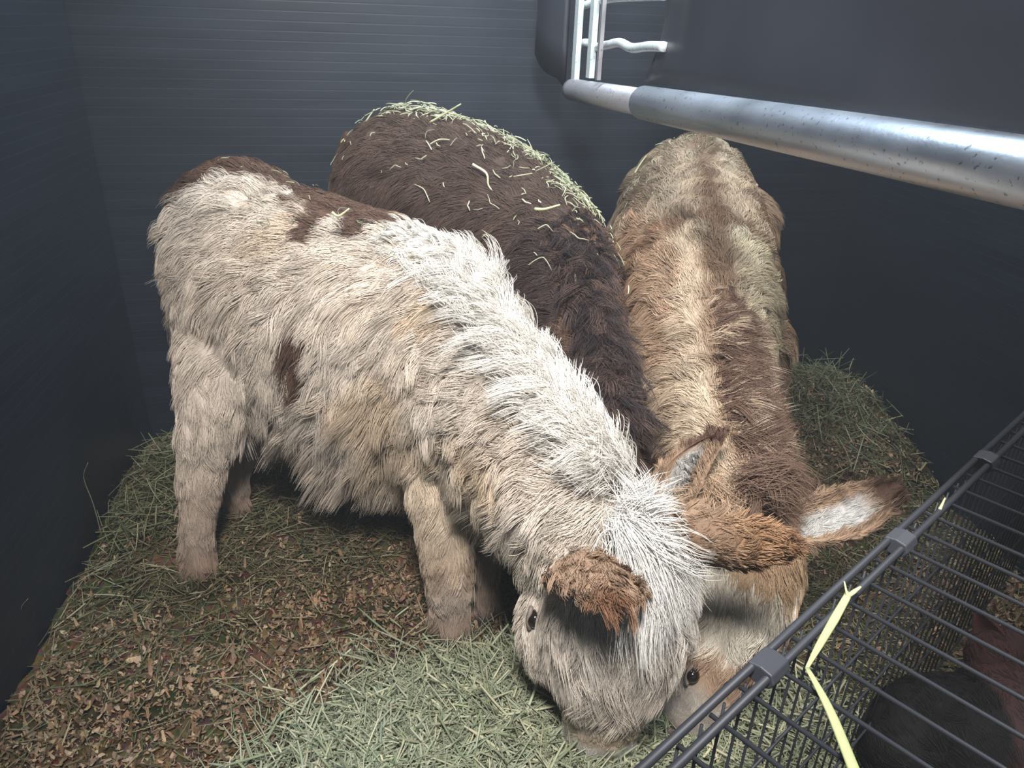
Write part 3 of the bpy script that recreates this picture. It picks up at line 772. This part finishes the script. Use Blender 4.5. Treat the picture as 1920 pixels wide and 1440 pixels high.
body_t, mt_ = donkey('donkey', T_trunk, T_head, T_legs, tan_col, 'tan donkey with a dark shoulder cross facing us beneath the metal gate', 155000, 1.0,
    mane=dict(n=16000, len=.082, col=(.12, .072, .05), **{'from': 4.6}, side=.0, fwd=-.05, lift=.38, grav=.0, spread=.10, dir=(1.2, -.1, .15), tipmix=((.42, .32, .23), .18)),
    forelock=[dict(n=1500, at=at(1400, 825, 1.06), r=.014, nor=(0, -.5, .8), dir=(1.2, -.2, .3), len=.065, lift=.35, fan=.3, col=(.13, .08, .055)), dict(n=1800, at=at(1418, 905, .96), r=.015, nor=(0, -.5, .8), dir=(1.2, -.2, .3), len=.07, lift=.35, fan=.35, col=(.13, .08, .055)), dict(n=2200, at=at(1330, 945, .97), r=.022, nor=(-.1, -.6, .7), dir=(-.1, -.3, -.4), len=.05, lift=.45, fan=.4, col=(.36, .25, .165))],
    eyes=[eye_at(1298, 1266, .903, .0125), eye_at(1470, 1195, .985, .013)],
    nostrils=[(np.array(at(1255, 1375, .875)), .010)],
    ears=[dict(base=at(1468, 1015, 1.0), tip=at(1688, 908, 1.06), facing=(-.35, -.35, .9), width=.045, bend=(.0, .0, .0), colfn=ear_tan_in, hair_len=.016, nhair=9000, seed=14),
          dict(base=at(1275, 965, .965), tip=at(1208, 812, .985), facing=(-.75, -.7, .1), width=.042, bend=(.115, 0, .006), colfn=ear_tan_in, hair_len=.014, nhair=9000, seed=15)],
    seed=31, head_up=(0, -1, .35), neck_i=5)

# ---- the dark brown one behind
B_trunk = A_([(712, 345, 1.86, .12, .13), (745, 358, 1.82, .175, .19), (830, 398, 1.76, .19, .21), (920, 450, 1.70, .19, .205), (990, 505, 1.62, .17, .20),
              (1045, 580, 1.52, .14, .18), (1080, 670, 1.40, .105, .15), (1108, 760, 1.29, .088, .125), (1135, 840, 1.21, .078, .11)])
B_head = A_([(1140, 870, 1.19, .075, .085), (1160, 940, 1.17, .082, .095), (1175, 1010, 1.16, .08, .09), (1185, 1080, 1.15, .065, .07), (1195, 1150, 1.14, .05, .055), (1200, 1210, 1.14, .046, .042)])
def brown_col(P):
    c = np.tile(np.array([.085, .053, .041]), (len(P), 1))
    c = lerp(c, (.11, .070, .054), np.clip(.4 + vnoise(P, 7, 41), 0, 1)[:, None] * .8)
    c = lerp(c, (.20, .115, .075), blob(P, at(1095, 560, 1.42), (.07, .18, .14), 20, .3, 42) * .9)
    c = lerp(c, (.045, .030, .028), blob(P, at(1020, 520, 1.45), (.07, .12, .10), 20, .3, 43) * .8)
    return c
B_legs = [fleg(700, 420, -.50, 1.84, .13, 1.88), fleg(760, 430, -.24, 1.96, .12, 1.93), fleg(985, 620, -.06, 1.55, .09, 1.60), fleg(1060, 620, .16, 1.64, .09, 1.62)]
def ear_dark(uv):
    c = np.tile(np.array([.10, .05, .035]), (len(uv), 1)); return lerp(c, (.05, .025, .02), np.clip((uv[:, 0] - .7) / .1, 0, .9)[:, None])
body_b, mb_ = donkey('donkey', B_trunk, B_head, B_legs, brown_col, 'dark brown donkey with hay stuck all over its back, standing behind the patched one', 140000, .95,
    mane=dict(n=16000, len=.085, col=(.035, .024, .024), **{'from': 4.4}, side=.0, fwd=-.1, lift=.75, grav=.2, spread=.2, dir=(.1, -.4, .1), tipmix=((.10, .062, .048), .3)),
    tail=dict(pts=[at(665, 255, 1.96), at(645, 330, 1.975), at(650, 450, 1.97), at(655, 560, 1.96)], col=(.08, .045, .03), col2=(.05, .03, .025), n=3000),
    ears=[dict(base=at(1165, 850, 1.20), tip=at(1178, 790, 1.34), facing=(0, -1, .1), width=.03, bend=(0, 0, 0), colfn=ear_dark, nhair=4000, seed=16)],
    seed=51, neck_i=5, head_up=(0, -1, .35))

# ------------------------------------------------------------------ hay on their backs
def litter(name, surf, n, weightfn, length, rad, cols, off, seed, label):
    V, T3, Nn = surf; r = np.random.default_rng(seed)
    wt = weightfn(V) * np.clip(Nn[:, 2] + .1, 0, 1)
    idx, w = surf_sample(V, T3, n, wt + 1e-9); root = interp(V, T3, idx, w); nor = nrm_rows(interp(Nn, T3, idx, w))
    d = r.normal(size=(n, 3)); d = nrm_rows(d - nor * (d * nor).sum(1)[:, None] * .85); s = np.cross(nor, d)
    L = r.uniform(*length, n) * r.uniform(.3, 1, n); t = np.linspace(-.5, .5, 5)
    q = r.normal(size=n) * .35; kk = r.normal(size=n) * .35
    P = (root + nor * (off + r.uniform(0, .012, n))[:, None])[:, None, :] + L[:, None, None] * (t[None, :, None] * d[:, None, :] + (t ** 2)[None, :, None] * (s * q[:, None] - nor * .3)[:, None, :] + np.abs(t)[None, :, None] * (s * kk[:, None])[:, None, :])
    c = np.array(cols)[r.integers(0, len(cols), n)] * r.uniform(.7, 1.25, (n, 1))
    o = hair_object(name, P, r.uniform(*rad, (n, 1)) * np.array([.8, 1, 1, .9, .5]), c, M['straw'])
    return tag(o, label, 'hay', kind='stuff')
ridge = [at(735, 200, 1.85), at(850, 232, 1.80), at(950, 285, 1.74), at(1040, 350, 1.66), at(1075, 400, 1.6)]
SC_ = [(.40, .40, .27), (.32, .33, .21), (.50, .48, .34), (.24, .25, .16)]
litter('ridge_hay', mb_, 900, lambda V: np.exp(-(polydist(V, ridge) / .045) ** 2) * np.clip(.5 + vnoise(V, 22, 9), .05, 1) ** 2, (.012, .06), (.0006, .0015), SC_, .004, 61, 'tangled green hay lying along the spine of the dark brown donkey')
litter('flank_hay', mb_, 190, lambda V: np.exp(-(polydist(V, ridge) / .17) ** 2), (.012, .07), (.0007, .0014), SC_, .012, 62, 'scattered hay bits caught in the fur on the flank of the dark brown donkey')
litter('coat_hay', mw, 90, lambda V: (V[:, 1] > 1.15) * 1. * np.ones(len(V)) , (.01, .05), (.0006, .0011), [(.30, .30, .18), (.20, .22, .14)], .004, 63, 'few wisps of hay caught in the coat of the white patched donkey')
litter('croup_hay', mt_, 120, lambda V: np.exp(-(np.linalg.norm(V - at(1260, 300, 1.9), axis=1) / .14) ** 2), (.008, .05), (.0006, .001), SC_, .002, 64, 'small bits of hay on the croup of the tan donkey')

def stalk(pts, r, col, label, group=None, name='hay_stalk', r_end=.5):
    P = spline(np.array(pts), 4); V_, F_ = tube_vf(P, np.linspace(r, r * r_end, len(P)), 6)
    o = np_mesh(name, V_, F_, M['straw'], True, None, np.tile(np.array(col), (len(V_), 1)))
    return tag(o, label, 'hay stalk', group)
S1 = (.50, .50, .30)
stalk([at(802, 232, 1.72), at(835, 213, 1.70), at(864, 195, 1.68)], .0028, S1, 'straight stiff hay stalk sticking up from the top of the dark brown back')
stalk([at(680, 240, 1.77), at(690, 222, 1.77), at(702, 205, 1.77)], .0026, S1, 'short thick hay stalk leaning on the rump of the dark brown donkey')
stalk([at(1003, 392, 1.44), at(1022, 392, 1.43), at(1050, 384, 1.42)], .0035, S1, 'thick pale hay stalk lying across the dark brown shoulder')
stalk([at(1115, 452, 1.46), at(1122, 490, 1.42), at(1124, 550, 1.38)], .0022, (.62, .58, .28), 'long yellow hay stalk hanging between the dark brown and tan donkeys')
stalk([at(1078, 515, 1.36), at(1082, 545, 1.34), at(1100, 572, 1.33), at(1118, 602, 1.32)], .0018, S1, 'thin crooked hay stalk on the neck of the dark brown donkey')
stalk([at(886, 308, 1.58), at(912, 325, 1.57), at(916, 348, 1.565), at(932, 366, 1.56)], .003, (.56, .54, .38), 'pale crooked hay stem in the middle of the dark brown flank')
stalk([at(622, 398, 1.28), at(635, 405, 1.28), at(655, 391, 1.28)], .0028, S1, 'bent hay stalk lying on the brown back patch of the white donkey')
stalk([at(1190, 325, 1.62), at(1200, 308, 1.64), at(1212, 292, 1.67)], .0022, S1, 'thin hay stalk on the tan donkey croup near the gate rail')
def wall_stalk(p, dx, h, label):
    stalk([p, p + [dx * .1, 0, h * .45], p + [dx, -.004, h * .8], p + [dx * 1.1 + .02, -.006, h]], .0011, (.22, .22, .15), label)
p = atz(192, 1010, .05); wall_stalk(np.array(p), -.004, .21, 'tall thin hay stem standing against the left wall near the white donkey hind leg')
p = atz(62, 1215, .03); wall_stalk(np.array(p), .006, .13, 'short curved hay stem standing against the left wall in the lower corner')

# ------------------------------------------------------------------ the gate overhead
GA = at(1072, 168, 1.90); GB0 = ray(1920, 322); GB = CP + GB0 * .62
gd = unit((GB - GA) * [1, 1, 0]); GN = np.array([-gd[1], gd[0], 0])          # gate plane normal
def gp(u, v, off=0.0):                 # a point of the gate's plane seen at a pixel
    d = ray(u, v); t = ((GA + GN * off - CP) @ GN) / (d @ GN); return CP + d * t
gate = bpy.data.objects.new('gate', None); COL.objects.link(gate)
tag(gate, 'steel gate hanging over the tan donkey with a round bottom rail and black sheet', 'gate')
TR = .0265
Gdir = unit(GB - GA); GE = GB + Gdir * .75
tj = gp(1207, 185); s_j = (tj - GA) @ Gdir
mbx = MB(); mbx.tube([GA, GA + Gdir * .02, GA + Gdir * (s_j + .03)], [TR * .9, TR * .92, TR * .92], 32); mbx.build('bottom_rail', M['dusty'], gate)
mbx = MB(); q0 = GA + Gdir * s_j
mbx.tube([q0, q0 + Gdir * .002, q0 + Gdir * .8, GE], [TR * 1.03, TR * 1.1, TR * 1.1, TR * 1.1], 40); mbx.build('rail_sleeve', M['steel'], gate)['label'] = 'shiny steel sleeve over the rail'
up = np.array([0, 0, 1.])
def flatbar(u, v, w, th, off, top=.62):
    b0 = gp(u, v, off); mbx = MB(); mbx.box(b0 + up * top / 2, (w, th, top), (gd, GN, up)); mbx.build('upright_bar', M['zinc'], gate, False)
flatbar(1078, 150, .026, .012, .0); flatbar(1106, 146, .024, .012, .0)
mbx = MB(); b0 = gp(1121, 150, -.02); mbx.box(b0 + up * .3, (.012, .008, .6), (gd, GN, up)); mbx.build('upright_bar', M['dusty'], gate, False)
def bentbar(pts, r): mbx = MB(); mbx.tube(spline(np.array(pts), 6), r, 14); mbx.build('cross_bar', M['zinc'], gate)
bentbar([gp(1082, 84, .01), gp(1095, 80, .016), gp(1108, 82, .02), gp(1118, 88, .01), gp(1140, 84), gp(1162, 80), gp(1185, 90, .0), gp(1216, 87), gp(1246, 88)], .0085)
bentbar([gp(1090, 12, .01), gp(1115, 4, .018), gp(1150, -4), gp(1216, -8), gp(1246, -9)], .0085)
# black sheet: a dented panel in the gate's plane
nu_, nv_ = 60, 26; Vp = []
e0 = gp(1208, 150)                                        # its lower far corner
Lp = 2.0; Hp = .75
for lay in (0, 1):
    for i in range(nu_):
        s = i / (nu_ - 1) * Lp
        for j in range(nv_):
            h = j / (nv_ - 1) * Hp
            dent = .010 * math.sin(s * 5 + h * 3) + .007 * math.sin(s * 11 + 1 + h * 9) - .028 * math.exp(-((s - 1.20) / .05) ** 2 - ((h - .07) / .04) ** 2) - .010 * math.exp(-((s - .16) / .02) ** 2 - ((h - .10) / .06) ** 2)
            edge = .016 * math.exp(-s / .02) - .012 * math.exp(-h / .03)
            far = .010 * math.sin(h * 14) * math.exp(-s / .03)
            Vp.append(e0 + gd * (s + far) + up * (h - .002) + GN * (.000 + dent * min(h / .12, 1) + edge * min(h / .05, 1) + lay * .004) - up * 0)
Fp = []
for l in (0, 1):
    for i in range(nu_ - 1):
        for j in range(nv_ - 1):
            a = l * nu_ * nv_ + i * nv_ + j; q = [a, a + 1, a + nv_ + 1, a + nv_]; Fp.append(q if l == 0 else q[::-1])
o2 = nu_ * nv_
for i in range(nu_ - 1):
    for j in (0, nv_ - 1): a = i * nv_ + j; Fp.append([a, a + nv_, a + nv_ + o2, a + o2])
for j in range(nv_ - 1):
    for i in (0, nu_ - 1): a = i * nv_ + j; Fp.append([a, a + 1, a + 1 + o2, a + o2])
np_mesh('sheet', Vp, Fp, M['panel'], True, gate)
# rubber strip beside the gate end
fb = at(1004, 150, 2.0); ft_ = at(1061, 158, 1.93); dd = unit((ft_ - fb) * [1, 1, 0]); nn_ = np.array([-dd[1], dd[0], 0]); wv = np.linalg.norm((ft_ - fb)[:2])
Vs = []; nI = 12
for lay in (0, 1):
    for i in range(nI):
        s = i / (nI - 1)
        for j in range(12):
            h = j / 11; z0 = ft_[2] + .012 + (.05 * (1 - s) ** 2) - .02 * math.exp(-((s - 1) / .1) ** 2)
            Vs.append(np.array([*(fb + dd * wv * s)[:2], z0 + h * .9]) + nn_ * (-.014 * math.sin(s * 3.1) - lay * .007))
Fs = []
for l in (0, 1):
    for i in range(nI - 1):
        for j in range(11):
            a = l * nI * 12 + i * 12 + j; q = [a, a + 1, a + 13, a + 12]; Fs.append(q if l == 0 else q[::-1])
o2 = nI * 12
for i in range(nI - 1):
    for j in (0, 11): a = i * 12 + j; Fs.append([a, a + 12, a + 12 + o2, a + o2])
for j in range(11):
    for i in (0, nI - 1): a = i * 12 + j; Fs.append([a, a + 1, a + 1 + o2, a + o2])
o = np_mesh('rubber_strip', Vs, Fs, M['panel']); tag(o, 'black rubber strip hanging on the back wall next to the gate end', 'rubber strip')

# ceiling lamps (what lights the stall)
for nm, c, w_, l_, lb in (('ceiling_lamp', (.80, 1.05), .35, .25, 'small square ceiling lamp over the space right of the gate'), ('ceiling_lamp', (.0, -.10), .40, .3, 'flat rectangular ceiling lamp over the middle of the stall'), ('ceiling_lamp', (-.05, 1.55), .9, .22, 'narrow ceiling lamp near the back wall')):
    e = bpy.data.objects.new(nm, None); COL.objects.link(e); e.location = (c[0], c[1], WH); tag(e, lb, 'lamp')
    mbx = MB(); mbx.box((0, 0, -.02), (w_ + .05, l_ + .05, .03)); mbx.build('housing', M['zinc'], e, False)
    mbx = MB(); mbx.box((0, 0, -.045), (w_, l_, .02)); mbx.build('diffuser', M['lamp'], e, False)

# ------------------------------------------------------------------ wire crate
ZT = .62
c1 = atz(1230, 1440, ZT); c2 = atz(1920, 790, ZT); cd = unit((c2 - c1) * [1, 1, 0]); cn = np.array([cd[1], -cd[0], 0])   # cn points to the crate's inside
c_start = c1 - cd * .22; CL = 1.62; CW = .60
# stop short of the right wall
nl = np.array([DV[1], -DV[0], 0])
room = (RC - c_start) @ nl; CL = min(CL, (room - .03) / (cd @ nl))
room2 = (RC - c_start - cn * CW) @ nl
crate = bpy.data.objects.new('wire_crate', None); COL.objects.link(crate); crate.location = (0, 0, 0)
tag(crate, 'dark grey wire crate in the lower right corner with open mesh top', 'crate')
c_start[2] = 0
def cp(s, w, z): return c_start + cd * s + cn * w + np.array([0, 0, z])
zb = .075
side_ = MB()
nw = int(CL / .034)
for i in range(nw + 1):
    s = .01 + i * .034
    if s < CL: side_.tube([cp(s, 0, zb), cp(s, 0, ZT)], .0016, 6)
for z in (zb, .20, .33, .46, ZT - .012): side_.tube([cp(0, .003, z), cp(CL, .003, z)], .0019, 6)
side_.build('side_panel', M['wire'], crate)
top_ = MB()
# the top narrows where the side wall is
def maxw(s): return min(CW, ((RC - cp(s, 0, 0)) @ nl - .02) / max(cn @ nl, 1e-6)) if (cn @ nl) > 0 else CW
nt_w = int(CL / .0455)
for i in range(nt_w + 1):
    s = .02 + i * .0455
    if s < CL and maxw(s) > .03: top_.tube([cp(s, 0, ZT + .004), cp(s, maxw(s), ZT + .004)], .0023, 7)
top_.build('top_panel', M['wire'], crate)
rim = MB(); rim.tube([cp(-.01, -.004, ZT + .008), cp(CL, -.004, ZT + .008)], .0042, 10); rim.build('rim_wire', M['wire'], crate)
rim = MB(); rim.tube([cp(-.01, .012, ZT + .006), cp(CL, .012, ZT + .006)], .0042, 10); rim.build('rim_wire', M['wire'], crate)
far_ = MB()
w_e = max(min(maxw(CL - .01), CW), .05)
for i in range(int(w_e / .03) + 1): far_.tube([cp(CL, i * .03, zb), cp(CL, i * .03, ZT)], .0014, 6)
far_.tube([cp(CL, 0, ZT), cp(CL, w_e, ZT)], .0023, 6); far_.tube([cp(CL, 0, zb), cp(CL, w_e, zb)], .0023, 6); far_.build('end_panel', M['wire'], crate)
for (u, v) in ((1425, 1250), (1655, 1008), (1850, 872)):
    pc = atz(u, v, ZT); s = (pc - c_start) @ cd
    h = MB(); L_ = .030
    prof = [(-.010, .004), (-.008, .012), (0.004, .015), (.016, .013), (.020, .004), (.016, -.004), (.004, -.006), (-.007, -.004)]
    Vh = []; 
    for ss in (-L_ / 2, L_ / 2): Vh += [cp(s + ss, w, ZT + z) for w, z in prof]
    Fh = [[k, (k + 1) % 8, (k + 1) % 8 + 8, k + 8] for k in range(8)] + [list(range(8))[::-1], list(range(8, 16))]
    ho = np_mesh('hinge_clip', Vh, Fh, mat('grey_plastic_clip', (.05, .052, .064), .5), False, crate)
    bv = ho.modifiers.new('b', 'BEVEL'); bv.width = .0015; bv.segments = 2

# the bent straw lying on the crate top
YG = (.43, .47, .23)
t_ = ZT + .011
straw = bpy.data.objects.new('straw', None); COL.objects.link(straw)
tag(straw, 'bright yellow-green bent straw lying across the top of the wire crate', 'straw')
def flat_stalk(name, pts, w):
    P = spline(np.array(pts), 4); w = np.broadcast_to(np.interp(np.linspace(0, 1, len(P)), np.linspace(0, 1, len(w)), w), (len(P),))
    T = nrm_rows(np.gradient(P, axis=0)); B = nrm_rows(np.cross(T, up[None])); V_ = []
    for k in range(len(P)):
        for a in np.linspace(0, 2 * math.pi, 10, endpoint=False): V_.append(P[k] + B[k] * w[k] * math.cos(a) + up * w[k] * .45 * math.sin(a))
    F_ = [[k * 10 + j, k * 10 + (j + 1) % 10, (k + 1) * 10 + (j + 1) % 10, (k + 1) * 10 + j] for k in range(len(P) - 1) for j in range(10)]
    F_ += [list(range(10))[::-1], [(len(P) - 1) * 10 + j for j in range(10)]]
    return np_mesh(name, V_, F_, M['straw'], True, straw, np.tile(np.array(YG), (len(V_), 1)))
flat_stalk('stem', [atz(1604, 1450, t_ + .006), atz(1565, 1352, t_ + .006), atz(1540, 1300, t_ + .005), atz(1513, 1252, t_ + .002)], [.0050, .0044, .0036, .0022])
flat_stalk('stem', [atz(1513, 1252, t_ + .002), atz(1535, 1212, t_ + .003), atz(1565, 1160, t_ + .004), atz(1592, 1112, t_ + .006)], [.0016, .0034, .0044, .0036])
flat_stalk('split_end', [atz(1590, 1118, t_ + .006), atz(1600, 1110, t_ + .010), atz(1614, 1100, t_ + .014)], [.0022, .0026, .0012])
flat_stalk('split_end', [atz(1590, 1120, t_ + .006), atz(1587, 1108, t_ + .010), atz(1583, 1090, t_ + .014)], [.0016, .0012, .0008])
stalk([atz(1762, 955, ZT + .01), atz(1767, 945, ZT + .01), atz(1772, 934, ZT + .012)], .0022, S1, 'tiny pale hay bit stuck on the crate rim near its far end')

# ---- the dark animal inside the crate
def inner(u, v, z): return atz(u, v, z)
an = [(*inner(1690, 1420, .16), .07, .07), (*inner(1745, 1370, .18), .085, .085), (*inner(1850, 1400, .20), .11, .10), (*inner(1935, 1370, .22), .12, .11), (*inner(1935, 1290, .24), .10, .10), (*inner(1890, 1245, .25), .065, .065), (*inner(1855, 1235, .255), .045, .045)]
def dark_col(P):
    c = np.tile(np.array([.038, .016, .015]), (len(P), 1)); c = lerp(c, (.055, .036, .038), np.clip(.5 + vnoise(P, 9, 77), 0, 1)[:, None] * .6); return lerp(c, (.006, .0055, .006), blob(P, inner(1710, 1360, .22), (.12, .14, .14), 12, .2, 78))
V1, F1, *_x = loft(an, 18); V2, T2, F2 = remesh(V1, F1, .008, 4)
pet = np_mesh('animal', V2, F2, M['skin'], True, None, dark_col(V2)); tag(pet, 'dark reddish brown animal with a pointed ear resting inside the wire crate', 'animal')
Nn2 = normals_of(V2, T2); idx, w = surf_sample(V2, T2, int(14000 * DENS)); root = interp(V2, T2, idx, w); nor = nrm_rows(interp(Nn2, T2, idx, w)); n = len(root)
P, own, nc = grow(root, nor, np.tile(np.array([.3, -1, -.2]), (n, 1)), np.full(n, .014), np.full(n, .2), np.full(n, .05), seed=71)
hair_object('coat', P, np.array([.5, .5, .46, .42, .36, .28, .12]) * 1e-3, dark_col(root) * (1 + .15 * np.random.default_rng(3).normal(size=(n, 1))), M['fur'], pet)
def ear_pet(uv): return np.tile(np.array([.050, .018, .016]), (len(uv), 1))
make_ear(inner(1868, 1285, .26), inner(1828, 1150, .30), (-.7, -.3, .25), .030, (0, 0, 0), ear_pet, pet, .006, 2500, 72, .55)

# dust hanging in the air of the stall
dz = MB(); dz.box(c0 + [0, 0, WH / 2], (4.2, 6.0, WH + .8))
def haze_mat():
    m_ = bpy.data.materials.new('fine_dust'); m_.use_nodes = True; nt = m_.node_tree
    for n_ in list(nt.nodes):
        if n_.type == 'BSDF_PRINCIPLED': nt.nodes.remove(n_)
    v_ = nt.nodes.new('ShaderNodeVolumeScatter'); v_.inputs['Color'].default_value = (.9, .95, 1, 1); v_.inputs['Density'].default_value = .022; v_.inputs['Anisotropy'].default_value = .2
    nt.links.new(v_.outputs[0], nt.nodes['Material Output'].inputs['Volume']); return m_
o = dz.build('haze', haze_mat(), smooth=False); tag(o, 'thin dusty haze hanging in the air of the whole stall', 'haze', kind='stuff')
